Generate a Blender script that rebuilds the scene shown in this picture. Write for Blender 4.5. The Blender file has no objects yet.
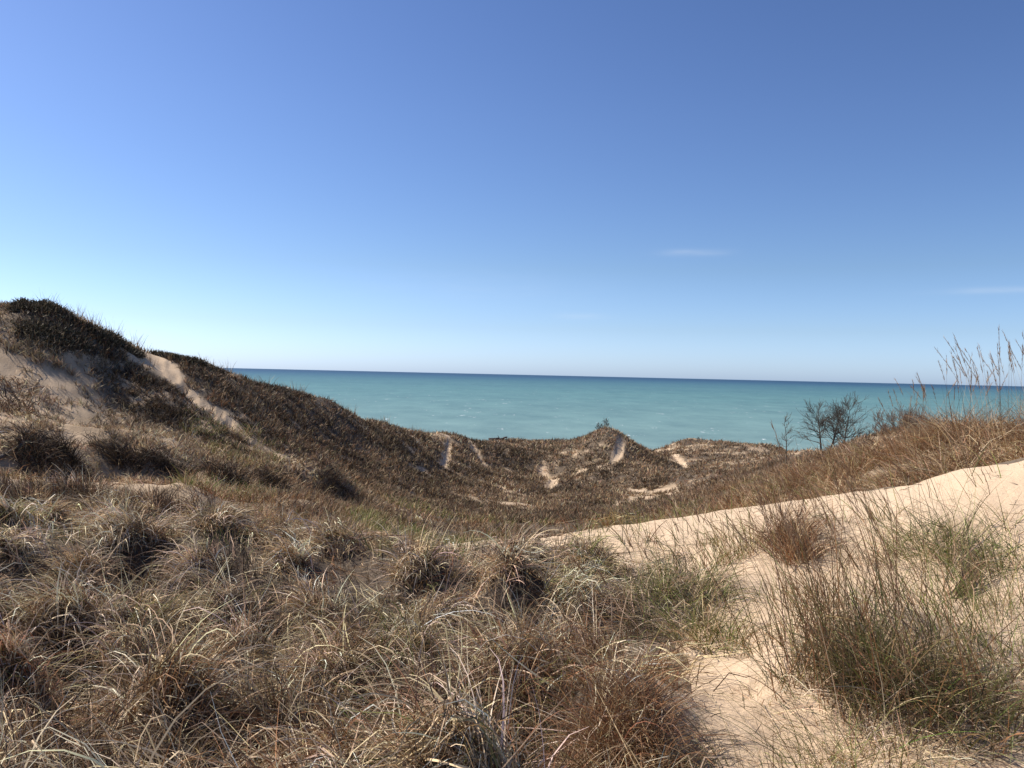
import bpy, math, random
import numpy as np
from mathutils import Matrix, Vector

R = math.radians
rng = np.random.default_rng(11)
random.seed(11)
SC = bpy.context.scene
COL = SC.collection

# ------------------------------------------------------------------ camera
W, H, F = 1024, 768, 810.0
PITCH, ROLL = math.atan(9.6 / F), R(1.32)
fwd = np.array([0, math.cos(PITCH), -math.sin(PITCH)])
up0 = np.array([0, math.sin(PITCH), math.cos(PITCH)])
rt0 = np.array([1.0, 0, 0])
rt = math.cos(ROLL) * rt0 + math.sin(ROLL) * up0
up = -math.sin(ROLL) * rt0 + math.cos(ROLL) * up0
cam_d = bpy.data.cameras.new("camera")
cam_d.sensor_width = 36.0
cam_d.lens = 36.0 * F / W
cam_d.clip_start = 0.05
cam_d.clip_end = 200000
cam = bpy.data.objects.new("camera", cam_d)
COL.objects.link(cam)
m = Matrix.Identity(4)
for i in range(3):
    m[i][0], m[i][1], m[i][2] = rt[i], up[i], -fwd[i]
cam.matrix_world = m
SC.camera = cam

# ------------------------------------------------------------------ light
SUN_AZ, SUN_EL = R(-69), R(46)          # azimuth from the view direction (+Y), negative = left
wd = bpy.data.worlds.new("World")
SC.world = wd
wd.use_nodes = True
nt = wd.node_tree
nt.nodes.clear()
wo = nt.nodes.new("ShaderNodeOutputWorld")
bg = nt.nodes.new("ShaderNodeBackground")
sky = nt.nodes.new("ShaderNodeTexSky")
sky.sky_type = 'NISHITA'
sky.sun_disc = False
sky.sun_elevation = SUN_EL
sky.sun_rotation = SUN_AZ
sky.altitude = 200
sky.air_density = 1.0
sky.dust_density = 0.6
sky.ozone_density = 2.5
EXPOSURE, SKY_STR = 0.52, 0.105
# white balance of the sky: a little more contrast, bluer air low over the lake
KS = SKY_STR * 2 ** EXPOSURE
def vmul(a, v):
    q = nt.nodes.new("ShaderNodeVectorMath"); q.operation = 'MULTIPLY'
    nt.links.new(a, q.inputs[0])
    if isinstance(v, tuple): q.inputs[1].default_value = v
    else: nt.links.new(v, q.inputs[1])
    return q.outputs[0]
c = vmul(sky.outputs[0], (.1338,) * 3)
gm = nt.nodes.new("ShaderNodeGamma"); gm.inputs[1].default_value = 1.3
nt.links.new(c, gm.inputs[0])
tc_ = nt.nodes.new("ShaderNodeTexCoord"); sp_ = nt.nodes.new("ShaderNodeSeparateXYZ")
nt.links.new(tc_.outputs['Generated'], sp_.inputs[0])
hr = nt.nodes.new("ShaderNodeMapRange"); hr.inputs[1].default_value = 0; hr.inputs[2].default_value = .3
nt.links.new(sp_.outputs['Z'], hr.inputs[0])
cr = nt.nodes.new("ShaderNodeValToRGB"); nt.links.new(hr.outputs[0], cr.inputs[0])
el = cr.color_ramp.elements
K2 = .5
for i, (p_, c_) in enumerate([(0, (.80, 1.06, 1.92)), (.19, (.75, .84, 1.2)), (.43, (.76, .79, .94)), (1, (.83, .83, .97))]):
    e_ = el[0] if i == 0 else (el[-1] if i == 3 else el.new(p_))
    e_.position = p_; e_.color = (c_[0] * K2, c_[1] * K2, c_[2] * K2, 1)
c = vmul(vmul(gm.outputs[0], cr.outputs[0]), (1.13 / K2 / KS, 1.14 / K2 / KS, 1.12 / K2 / KS))
# a few thin wisps of high cloud, placed by compass direction and height
def wmath(op, a, b=None, b2=None):
    q = nt.nodes.new("ShaderNodeMath"); q.operation = op
    for i, v in enumerate((a, b, b2)):
        if v is None: continue
        if isinstance(v, (int, float)): q.inputs[i].default_value = v
        else: nt.links.new(v, q.inputs[i])
    return q.outputs[0]
az_ = wmath('ARCTAN2', sp_.outputs['X'], sp_.outputs['Y']); el_ = wmath('ARCSINE', sp_.outputs['Z'])
cb = nt.nodes.new("ShaderNodeCombineXYZ"); nt.links.new(wmath('MULTIPLY', az_, 22.0), cb.inputs[0]); nt.links.new(wmath('MULTIPLY', el_, 130.0), cb.inputs[1])
cn_ = nt.nodes.new("ShaderNodeTexNoise"); cn_.inputs['Scale'].default_value = 1.0; cn_.inputs['Detail'].default_value = 5.0
nt.links.new(cb.outputs[0], cn_.inputs['Vector'])
tot = None
for a0, e0, sa, se, amp in ((11.6, 8.62, 1.4, .22, .17), (13.6, 8.6, 1.3, .2, .12), (31.0, 5.75, 3.0, .2, .17), (4.7, 4.2, 1.6, .2, .14), (-3.0, 6.0, 9.0, 1.3, .05)):
    u_ = wmath('DIVIDE', wmath('SUBTRACT', az_, math.radians(a0)), math.radians(sa)); v_ = wmath('DIVIDE', wmath('SUBTRACT', el_, math.radians(e0)), math.radians(se))
    g_ = wmath('MULTIPLY', wmath('POWER', 2.718, wmath('MULTIPLY', wmath('ADD', wmath('MULTIPLY', u_, u_), wmath('MULTIPLY', v_, v_)), -1.0)), amp)
    tot = g_ if tot is None else wmath('ADD', tot, g_)
cf_ = wmath('MULTIPLY', tot, wmath('MULTIPLY', cn_.outputs[0], 1.7))
cmx = nt.nodes.new("ShaderNodeMix"); cmx.data_type = 'RGBA'
nt.links.new(cf_, cmx.inputs[0]); nt.links.new(c, cmx.inputs[6]); cmx.inputs[7].default_value = (.82 / KS, .88 / KS, .97 / KS, 1)
c = cmx.outputs[2]
nt.links.new(c, bg.inputs['Color'])
bg.inputs['Strength'].default_value = SKY_STR
nt.links.new(bg.outputs[0], wo.inputs['Surface'])
sl = bpy.data.lights.new("sun", 'SUN')
sl.energy = 5.0
sl.angle = R(0.53)
sl.color = (1.0, 0.94, 0.84)
sun = bpy.data.objects.new("sun", sl)
COL.objects.link(sun)
sdir = Vector((math.sin(SUN_AZ) * math.cos(SUN_EL), math.cos(SUN_AZ) * math.cos(SUN_EL), math.sin(SUN_EL)))
sun.rotation_euler = sdir.to_track_quat('Z', 'Y').to_euler()
SC.view_settings.view_transform = 'Standard'
SC.view_settings.look = 'None'
SC.view_settings.gamma = 1.0
SC.view_settings.exposure = EXPOSURE
SC.render.engine = 'CYCLES'
SC.cycles.max_bounces = 6
SC.cycles.diffuse_bounces = 3
SC.cycles.transmission_bounces = 3

# ------------------------------------------------------------------ helpers
def ray(u, v):
    d = fwd * F + rt * (u - 512) + up * (384 - v)
    return d / math.hypot(d[0], d[1])          # unit horizontal length

def hash2(ix, iy, s):
    h = (ix * 374761393 + iy * 668265263 + s * 1442695041) & 0xFFFFFFFF
    h = ((h ^ (h >> 13)) * 1274126177) & 0xFFFFFFFF
    return ((h ^ (h >> 16)) & 0xFFFFFF) / float(0xFFFFFF)

def vnoise(x, y, s=0):
    x = np.asarray(x, float); y = np.asarray(y, float)
    ix = np.floor(x).astype(np.int64); iy = np.floor(y).astype(np.int64)
    fx = x - ix; fy = y - iy
    fx = fx * fx * fx * (fx * (fx * 6 - 15) + 10); fy = fy * fy * fy * (fy * (fy * 6 - 15) + 10)
    a = hash2(ix, iy, s); b = hash2(ix + 1, iy, s); c = hash2(ix, iy + 1, s); d = hash2(ix + 1, iy + 1, s)
    return (a + (b - a) * fx) * (1 - fy) + (c + (d - c) * fx) * fy

def fbm(x, y, s=0, o=4, g=0.5):
    t = 0; a = 1; n = 0
    for k in range(o):
        t = t + a * vnoise(x * 2 ** k + 17.3 * k, y * 2 ** k - 9.1 * k, s + k); n += a; a *= g
    return t / n - 0.5

def sstep(a, b, x):
    t = np.clip((x - a) / (b - a), 0, 1)
    return t * t * (3 - 2 * t)

def new_mesh(name, V, faces, mat, col=None, parent=None, smooth=True, loc=None, tris=False):
    """faces: (n,4) or (n,3) int array"""
    V = np.asarray(V, np.float32); faces = np.asarray(faces, np.int32)
    if loc is not None:
        V = V - np.asarray(loc, np.float32)
    me = bpy.data.meshes.new(name)
    k = faces.shape[1]
    me.vertices.add(len(V)); me.vertices.foreach_set('co', V.ravel())
    me.loops.add(faces.size); me.loops.foreach_set('vertex_index', faces.ravel())
    me.polygons.add(len(faces))
    me.polygons.foreach_set('loop_start', np.arange(0, faces.size, k, dtype=np.int32))
    if smooth:
        me.polygons.foreach_set('use_smooth', np.ones(len(faces), bool))
    if col is not None:
        for nm, c in (col.items() if isinstance(col, dict) else {'Col': col}.items()):
            if c.ndim == 2:
                at = me.attributes.new(nm, 'FLOAT_COLOR', 'POINT')
                cc = np.ones((len(V), 4), np.float32); cc[:, :3] = c
                at.data.foreach_set('color', cc.ravel())
            else:
                at = me.attributes.new(nm, 'FLOAT', 'POINT')
                at.data.foreach_set('value', c.astype(np.float32))
    me.materials.append(mat)
    me.update(calc_edges=True)
    o = bpy.data.objects.new(name, me)
    COL.objects.link(o)
    if loc is not None:
        o.location = [float(t) for t in loc]
    if parent is not None:
        o.parent = parent
        if loc is not None:
            o.location = Vector(o.location) - parent.location
    return o

def tag(o, label=None, cat=None, group=None, kind=None):
    if label: o['label'] = label
    if cat: o['category'] = cat
    if group: o['group'] = group
    if kind: o['kind'] = kind
    return o

# ------------------------------------------------------------------ terrain: control points (column, row, distance) and (column, distance, height)
PT = []
def cv(u, *rows):
    for v, r in rows:
        d = ray(u, v); PT.append((d[0] * r, d[1] * r, d[2] * r))
def cz(u, *rz):
    for r, z in rz:
        d = ray(u, 384); PT.append((d[0] * r, d[1] * r, z))
for u in (-200, 0, 200, 400, 600, 800, 1000, 1200):
    cz(u, (1.2, -1.6), (2.2, -1.64))
for u, a in ((-200, -1.82), (0, -1.82), (200, -1.85), (400, -1.86), (560, -1.82), (700, -1.72), (850, -1.58), (1000, -1.56), (1150, -1.5)):
    cz(u, (3.5, (a - 1.66) / 2), (5.0, a))
for u, a in ((-200, -1.9), (0, -2.0), (200, -2.05), (400, -2.05), (560, -1.95), (700, -1.75), (850, -1.5), (1000, -1.34), (1150, -1.2)):
    cz(u, (7.2, a))
# crest of the near ridge, then the fall behind it
cv(1150, (436, 9.5)); cz(1150, (12, -.6), (20, -1.0), (35, -2.0), (60, -5))
cv(1024, (461, 9.6)); cz(1024, (11, -.98), (14, -1.2), (20, -1.35), (30, -1.9), (60, -5))
cv(950, (475, 9.9)); cz(950, (11.2, -1.28), (14, -1.5)); cv(950, (449, 19), (438, 30), (428, 48)); cz(950, (70, -7))
cv(900, (484, 10.0)); cz(900, (11.5, -1.55), (14, -1.85)); cv(895, (458, 19), (446, 30), (428, 50)); cz(895, (70, -7.0))
cv(850, (491, 10.2)); cz(850, (11.7, -1.75), (14.5, -2.1)); cv(860, (474, 18), (459, 30), (439, 50)); cz(860, (65, -6.2))
cv(790, (503, 10.4)); cz(790, (12, -2.05), (15, -2.5)); cv(815, (470, 30), (460, 50), (450, 80)); cz(815, (100, -10))
cv(720, (513, 10.6)); cz(720, (12.2, -2.3), (15, -2.75)); cv(760, (487, 22)); cz(760, (32, -4.2)); cv(770, (468, 50), (462, 66), (441, 110))
cv(660, (522, 10.6)); cz(660, (12.3, -2.6), (15, -3.3), (24, -5.2)); cv(690, (505, 42), (500, 58), (470, 85), (437, 112))
cv(600, (529, 10.5)); cz(600, (12.5, -2.9), (16, -3.9), (28, -6.6)); cv(610, (514, 52), (507, 62), (470, 76), (430, 86))
cz(610, (96, -7.6), (110, -11))
cv(640, (505, 62), (452, 84)); cv(660, (500, 66), (462, 86)); cz(655, (100, -10.5))
cv(570, (512, 52), (474, 76), (440, 88)); cz(570, (105, -10))
cv(500, (540, 10.4)); cz(500, (12.5, -2.95), (16, -3.9), (28, -6.3)); cv(530, (512, 50), (503, 60), (462, 78), (440, 92)); cv(510, (436, 92))
cv(480, (508, 50), (470, 70), (441, 92))
cv(400, (545, 10.3)); cz(400, (12.5, -2.85), (16, -3.7), (26, -5.6)); cv(440, (511, 46), (480, 60), (452, 72), (437, 78)); cz(440, (92, -9.2))
cv(415, (500, 50), (470, 58), (425.5, 70))
cv(380, (512, 34), (490, 46), (445, 60), (415, 66)); cz(380, (80, -8))
cv(330, (520, 22), (495, 34), (440, 50), (399, 58)); cz(330, (70, -6.5))
cv(300, (548, 10.0), (530, 14)); cv(285, (500, 26), (468, 36), (420, 47), (386, 54)); cz(285, (66, -5))
cv(200, (550, 9.5), (515, 14.5), (490, 21), (465, 30), (440, 36), (395, 42), (361, 47)); cz(200, (58, -3))
cv(235, (455, 34), (372, 50)); cz(240, (62, -3.8))
cv(155, (355, 44.5)); cz(150, (50, -.6))
cv(120, (548, 9), (510, 14.5), (485, 20), (452, 30), (420, 36), (380, 40), (339, 43)); cz(120, (52, -.6))
cv(60, (310, 41.5)); cv(85, (321, 42)); cv(30, (304, 41)); cz(50, (50, .6))
cv(0, (548, 8.5), (505, 14), (478, 20), (445, 29), (400, 34), (350, 38), (309, 41)); cz(0, (50, 1.6), (60, 0))
cv(-120, (548, 8.2), (500, 13), (465, 20), (440, 27), (390, 33), (310, 40)); cz(-120, (55, 1.5), (70, -2))
cv(-300, (500, 12), (440, 24), (330, 38)); cz(-300, (60, 0))
# far slope to the beach, under the line of sight
for u in (-400, -200, 0, 200, 400, 600, 800, 1000, 1200, 1400):
    cz(u, (165, -23.2), (210, -26.0), (300, -30), (480, -36))
for u in (0, 150, 300):
    cz(u, (100, -12))
for u in (450, 600):
    cz(u, (125, -15))
for u in (720, 800):
    cz(u, (135, -15))
for u in (900, 1024, 1200):
    cz(u, (100, -12.5))
# behind and beside the camera
for a in (75, 110, 150, 180, -150, -110, -75):
    for r, z in ((2, -1.6), (8, -1.5), (30, -2.5), (110, -10), (300, -28)):
        PT.append((r * math.sin(R(a)), r * math.cos(R(a)), z))
PT = np.array(PT)
WK = 6.0
def warp(x, y):
    r = np.maximum(np.hypot(x, y), .2)
    th = np.arctan2(x, y)
    q = 1.6
    # unit direction keeps the seam behind the camera continuous
    return np.stack([np.sin(th) * q, np.cos(th) * q, np.log(r)], -1), r
PW, PR = warp(PT[:, 0], PT[:, 1])
def kern(D):
    return D                                           # biharmonic in 3 dimensions
D = np.linalg.norm(PW[:, None] - PW[None], axis=-1)
n = len(PT)
A = np.zeros((n + 4, n + 4))
A[:n, :n] = kern(D) - np.eye(n) * 0.012
A[:n, n] = 1; A[:n, n + 1:] = PW; A[n, :n] = 1; A[n + 1:, :n] = PW.T
rhs = np.zeros(n + 4); rhs[:n] = PT[:, 2] / (PR + WK)
SOL = np.linalg.solve(A, rhs)
def base_height(x, y):
    sh = x.shape; x = x.ravel(); y = y.ravel(); out = np.empty(len(x))
    for i in range(0, len(x), 20000):
        q, r = warp(x[i:i + 20000], y[i:i + 20000])
        d2 = (q ** 2).sum(1)[:, None] + (PW ** 2).sum(1)[None] - 2 * q @ PW.T
        out[i:i + 20000] = (kern(np.sqrt(np.maximum(d2, 0))) @ SOL[:n] + SOL[n] + q @ SOL[n + 1:]) * (r + WK)
    return out.reshape(sh)

TH = np.concatenate([np.linspace(-180, -60, 60, endpoint=False), np.linspace(-60, -42, 60, endpoint=False),
                     np.linspace(-42, 42, 1050, endpoint=False), np.linspace(42, 60, 60, endpoint=False), np.linspace(60, 180, 61)])
LR = np.linspace(math.log(.35), math.log(480), 640)
RR = np.exp(LR)
GT, GR = np.meshgrid(np.radians(TH), RR, indexing='ij')
GX, GY = GR * np.sin(GT), GR * np.cos(GT)
# the smooth shape needs fewer samples: evaluate every second one and fill in
def coarse_eval():
    ti = np.unique(np.r_[np.arange(0, len(TH), 4), len(TH) - 1]); ri = np.unique(np.r_[np.arange(0, len(RR), 3), len(RR) - 1])
    C = base_height(GX[np.ix_(ti, ri)], GY[np.ix_(ti, ri)])
    tmp = np.empty((len(TH), len(ri)))
    for j in range(len(ri)):
        tmp[:, j] = np.interp(TH, TH[ti], C[:, j])
    out = np.empty((len(TH), len(RR)))
    for i in range(len(TH)):
        out[i] = np.interp(LR, LR[ri], tmp[i])
    return out
GZ = coarse_eval()

def hz(x, y):
    """ground height by bilinear look-up"""
    x = np.asarray(x, float); y = np.asarray(y, float)
    t = np.degrees(np.arctan2(x, y)); l = np.log(np.clip(np.hypot(x, y), .36, 479))
    ft = np.interp(t, TH, np.arange(len(TH))); fr = (l - LR[0]) / (LR[1] - LR[0])
    i = np.clip(ft.astype(int), 0, len(TH) - 2); j = np.clip(fr.astype(int), 0, len(RR) - 2)
    a = ft - i; b = fr - j
    return (GZ[i, j] * (1 - a) + GZ[i + 1, j] * a) * (1 - b) + (GZ[i, j + 1] * (1 - a) + GZ[i + 1, j + 1] * a) * b

RS = np.exp(np.linspace(math.log(1.5), math.log(200), 900))
def hit(u, v, rmin=1.5):
    """where the line through a picture point meets the ground"""
    d = ray(u, v)
    rs = RS[RS >= rmin]
    g = hz(d[0] * rs, d[1] * rs) - d[2] * rs
    k = np.nonzero(g >= 0)[0]
    r = rs[k[0]] if len(k) else rs[np.argmax(g)]
    return np.array([d[0] * r, d[1] * r])

def poly_of(pts):
    return np.array([hit(u, v) for u, v in pts])
def inpoly(x, y, P):
    c = np.zeros(np.shape(x), bool); j = len(P) - 1
    for i in range(len(P)):
        a = (P[i, 1] > y) != (P[j, 1] > y)
        with np.errstate(divide='ignore', invalid='ignore'):
            c ^= a & (x < (P[j, 0] - P[i, 0]) * (y - P[i, 1]) / (P[j, 1] - P[i, 1] + 1e-12) + P[i, 0])
        j = i
    return c
def pdist(x, y, P):
    """distance to a polyline"""
    best = np.full(np.shape(x), 1e9)
    for a, b in zip(P[:-1], P[1:]):
        ab = b - a; L2 = (ab ** 2).sum() + 1e-9
        t = np.clip(((x - a[0]) * ab[0] + (y - a[1]) * ab[1]) / L2, 0, 1)
        best = np.minimum(best, np.hypot(x - a[0] - t * ab[0], y - a[1] - t * ab[1]))
    return best

# paths trodden over the dunes
PATHS = [(poly_of(p), w) for p, w in (
    ([(150, 357), (172, 382), (205, 408), (235, 430), (262, 448), (292, 465), (304, 472)], .55),
    ([(140, 356), (152, 356), (160, 366)], .8),
    ([(449, 447), (445, 456), (441, 461)], .3),
    ([(425, 468), (418, 470)], .2),
    ([(470, 447), (482, 458), (497, 472)], .25),
    ([(541, 462), (550, 474), (554, 483), (550, 490)], .40),
    ([(622, 445), (617, 460), (610, 468), (600, 474)], .42),
    ([(577, 470), (563, 475)], .3),
    ([(497, 441), (520, 440)], .9),
    ([(530, 447), (545, 452)], .4),
)]
PATHS.append((np.array([ray(u, 450)[:2] * r_ for u, r_ in ((652, 110), (662, 102), (674, 94), (684, 86))]), .4))
def path_mask(x, y, grow=1.0):
    mk = np.zeros(np.shape(x))
    wob = fbm(x * 1.3, y * 1.3, 40, 3) * .5
    for P, w in PATHS:
        dd = pdist(x, y, P)
        ww = w * grow * (.85 if w == .55 else 1.)
        one = 1 - sstep(ww * .6, ww * 1.05, dd + wob * w * 1.8)
        if w == .55:
            one = one * (1 - .8 * np.exp(-(dd / .14) ** 2))
        mk = np.maximum(mk, one)
    return mk
SAND = poly_of([(705, 800), (672, 735), (655, 690), (648, 668), (690, 640), (714, 610), (700, 585), (640, 572), (600, 556), (590, 540), (606, 531)])
crest_pts = [ray(u, 450)[:2] * q for u, q in ((660, 11.0), (720, 11.0), (790, 10.8), (850, 10.6), (900, 10.45), (950, 10.3), (1024, 10.0), (1150, 9.9))]
SAND = np.vstack([SAND, crest_pts, [[9, 2.0], [2.0, 1.0], [.45, 1.0]]])
STRIP = poly_of([(425, 552), (425, 543), (500, 540), (560, 536), (606, 531), (600, 545), (520, 550)])
HSAND = poly_of([(-60, 312), (14, 312), (24, 335), (60, 372), (100, 385), (130, 415), (160, 442), (110, 440), (50, 436), (-60, 434)])

def sand_mask(x, y):
    """1 on bare blown sand, 0 under grass"""
    wx = x + fbm(x * 1.1, y * 1.1, 3, 4) * .7; wy = y + fbm(x * 1.1 + 50, y * 1.1, 4, 4) * .7
    return (inpoly(wx, wy, SAND) | inpoly(wx, wy, STRIP)).astype(float)

# mounds and hollows
MOUNDS = []          # x, y, height, radius
def mound(u, v, h, rad, rmin=1.5):
    p = hit(u, v, rmin); MOUNDS.append((p[0], p[1], h, rad))
for u, v, h, rad in ((870, 655, .28, .55), (612, 735, .3, .4), (795, 540, .2, .5), (940, 535, .12, .6), (690, 600, .16, .5),
                     (60, 452, .7, 1.6), (150, 462, .9, 1.7), (320, 486, .6, 1.6), (20, 470, .5, 1.2),
                     (300, 520, .4, 1.0), (360, 545, .2, .7), (470, 535, .15, .7)):
    mound(u, v, h, rad)
GX_r = GR
for u, r_, h, rad in ((398, 67, -.3, 5.0), (358, 62, .6, 5), (437, 73, .35, 3.5), (552, 87, -.9, 4.5), (482, 88, -.5, 6), (604, 84, 1.15, 5.0), (548, 76, -1.1, 3.2), (572, 76, .4, 4.0), (512, 86, .6, 3.5), (652, 82, -1.0, 4.5), (500, 74, -.7, 3.5), (470, 80, .6, 4.5), (625, 74, .6, 4.0), (700, 100, .6, 8)):
    d_ = ray(u, 440); GZ += h * np.exp(-((GX - d_[0] * r_) ** 2 + (GY - d_[1] * r_) ** 2) / rad ** 2)
GZ += fbm(GX / 7, GY / 7, 65, 3) * 1.0 * sstep(48, 62, GR) * (1 - sstep(110, 130, GR)) * sstep(-9, -4, np.degrees(GT))
rough = .022 * sstep(2, 8, GR) + .20 * sstep(12, 30, GR) + .12 * sstep(40, 80, GR)
GZ += fbm(GX / 5.2, GY / 5.2, 60, 4) * rough * 2.0
sm0 = sand_mask(GX, GY)
def box(a, k, ax):
    p = np.concatenate([np.repeat(np.take(a, [0], ax), k + 1, ax), a, np.repeat(np.take(a, [-1], ax), k, ax)], ax)
    c_ = np.cumsum(p, ax); n_ = a.shape[ax]
    return (np.take(c_, range(2 * k + 1, 2 * k + 1 + n_), ax) - np.take(c_, range(0, n_), ax)) / (2 * k + 1)
for _ in range(2):                                  # the grass mat thins out over half a metre at the sand's edge
    sm0 = box(box(sm0, 26, 0), 4, 1)
GZ += (1 - sm0) * sstep(1.5, 3, GR) * fbm(GX * 1.1, GY * 1.1, 70, 3) * .34 * (1 - sstep(25, 60, GR))
for x, y, h, rad in MOUNDS:
    d2 = ((GX - x) ** 2 + (GY - y) ** 2) / rad ** 2
    GZ += h * np.exp(-d2)
for u, v, dp, rad in ((45, 466, .7, 1.0), (78, 473, .7, .9), (130, 478, 1.1, 1.2), (165, 474, .9, 1.0), (225, 490, .7, 1.0), (275, 496, .6, 1.1), (330, 497, .8, 1.3), (20, 500, .4, .8), (200, 505, .35, .8), (100, 520, .3, .7)):
    p = hit(u, v)
    GZ -= dp * .55 * np.exp(-((GX - p[0]) ** 2 + (GY - p[1]) ** 2) / rad ** 2)
    GZ += dp * .6 * np.exp(-((GX - p[0] * 1.075 + .3) ** 2 + (GY - p[1] * 1.075) ** 2) / (rad * .95) ** 2)
# tussock sites in the matted left foreground (spaced apart), each on its own small hummock
CLEAR = [(*hit(u, v), q) for u, v, q in ((612, 762, .62), (690, 632, .6), (640, 600, .5), (650, 700, .45), (600, 560, .6), (560, 548, .6), (500, 546, .5))]
TUSS = []
cand = 0
while cand < 14000:
    cand += 1
    r = math.exp(rng.uniform(math.log(2.3), math.log(17))); t = rng.uniform(R(-41), R(16))
    x, y = r * math.sin(t), r * math.cos(t)
    if r > 10.4 - 2.1 * sstep(R(-16), R(-5), t) + 3 * sstep(R(-18), R(-30), t) or sand_mask(np.array([x, x + .6, x + .35, x, x + .3]), np.array([y, y, y + .7, y + .8, y - .3])).max() > .5 or any((x - a) ** 2 + (y - b) ** 2 < q * q for a, b, q in CLEAR):
        continue
    gap = .34 + .032 * r + .2 * vnoise(x, y, 5)
    if all((x - a) ** 2 + (y - b) ** 2 > gap ** 2 for a, b in TUSS):
        TUSS.append((x, y))
for x, y in TUSS:
    h = (.18 + .36 * float(vnoise(x * 3, y * 3, 8))) * (1 - .65 * float(sstep(5, 8, math.hypot(x, y))))
    GZ += h * np.exp(-((GX - x) ** 2 + (GY - y) ** 2) / .25 ** 2)
# the mat drops off below a grassy lip
GZ -= .32 * np.exp(-((GR - 6.0) / 1.25) ** 2 - ((np.degrees(GT) + 14) / 13) ** 2)
GZ += .20 * np.exp(-((GR - 8.6) / .9) ** 2 - ((np.degrees(GT) + 15) / 10) ** 2)
# deep dark gaps between the mounds
PITS = [hit(u, v) for u, v in ((112, 668), (225, 582), (300, 745), (250, 640), (365, 660), (60, 660), (480, 650), (230, 700), (515, 632), (500, 715), (55, 592), (330, 690), (455, 600), (160, 735), (20, 720), (410, 700), (150, 575))]
for px_, py_ in PITS:
    s_ = .25 + .024 * math.hypot(px_, py_)
    pk = 1 - .72 * float(sstep(5.2, 7.8, math.hypot(px_, py_)))
    GZ -= .42 * pk * np.exp(-((GX - px_) ** 2 + (GY - py_) ** 2 * .6) / s_ ** 2)
    GZ += .24 * pk * np.exp(-((GX - px_ * 1.09) ** 2 + (GY - py_ * 1.09) ** 2) / (s_ * .9) ** 2)
# footprints and wind marks in the open sand, wheel-like double track on the hill path
GZ += sm0 * (fbm(GX * 1.0, GY * 1.0, 80, 5, .55) * .17 + fbm(GX * 5, GY * 5, 83, 2) * .022)
fp = np.array([hit(u, v) for u, v in ((470, 543), (600, 545), (622, 540), (640, 548), (610, 552), (655, 540))])
pm0 = path_mask(GX, GY)
GZ -= pm0 * (.10 + .12 * vnoise(GX * 2.5, GY * 2.5, 91)) * sstep(20, 35, GR)
for k in range(26, 70):
    if k < 26:
        q = rng.random(); x, y = hit(rng.uniform(600, 1020), 0)[:2] if False else (rng.uniform(.5, 6), rng.uniform(4, 10))
    else:
        P = PATHS[0][0]; t = rng.uniform(0, len(P) - 1.01); i = int(t)
        x, y = P[i] + (P[i + 1] - P[i]) * (t - i) + rng.normal(0, .25, 2)
    s = rng.uniform(.09, .16) * (1 if k < 26 else 1.6)
    GZ -= (.03 if k < 26 else .16) * np.exp(-((GX - x) ** 2 + (GY - y) ** 2) / s ** 2)

DARKZ = [poly_of(p) for p in ([(10, 306), (50, 306), (100, 332), (145, 358), (140, 364), (100, 354), (60, 347), (20, 336)],
                              [(92, 362), (150, 368), (200, 403), (262, 446), (230, 450), (165, 428), (112, 398), (84, 376)],
                              [(150, 356), (170, 354), (300, 392), (442, 440), (432, 466), (330, 480), (288, 460), (205, 404)])]
def scrub(x, y):
    wx = x + fbm(x / 1.5, y / 1.5, 3, 4) * 2.6; wy = y + fbm(x / 1.5 + 50, y / 1.5, 4, 4) * 2.6
    k = np.zeros(np.shape(x), bool)
    for P in DARKZ: k |= inpoly(wx, wy, P)
    return k
def tan_zone(x, y):
    r = np.hypot(x, y); t = np.degrees(np.arctan2(x, y))
    return (t < np.interp(r, [27, 60, 82], [-8, -8, -3])) & (r > 12) & (r < 80) & ~scrub(x, y)
for k in range(34):
    u_, v_ = [(690, 745), (715, 690), (745, 640), (730, 610), (700, 560), (660, 540)][k % 6]
    p = hit(u_ + rng.normal(0, 22), v_ + rng.normal(0, 14)); s_ = rng.uniform(.07, .12)
    GZ -= rng.uniform(.02, .04) * sm0 * np.exp(-((GX - p[0]) ** 2 + ((GY - p[1]) * .7) ** 2) / s_ ** 2)
    GZ += .015 * sm0 * np.exp(-((GX - p[0]) ** 2 + (GY - p[1] - .16) ** 2) / (s_ * .8) ** 2)
# slope-following cover
def cover(x, y):
    """0 bare .. 1 grown over, on the hills"""
    c = .5 + 1.5 * fbm(x / 6, y / 6, 21, 4) + 1.3 * fbm(x / 1.2, y / 1.2, 22, 3) + .9 * fbm(x / .5, y / .5, 23, 2)
    c = c + .26 + .2 * (np.arctan2(x, y) < R(-8))
    c = c - .48 * tan_zone(x, y)
    c = c + .04 * ((np.arctan2(x, y) > R(-6)) & (np.hypot(x, y) > 40))
    c = c - 2 * path_mask(x, y, 1.5)
    return np.clip(c, 0, 1)

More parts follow.
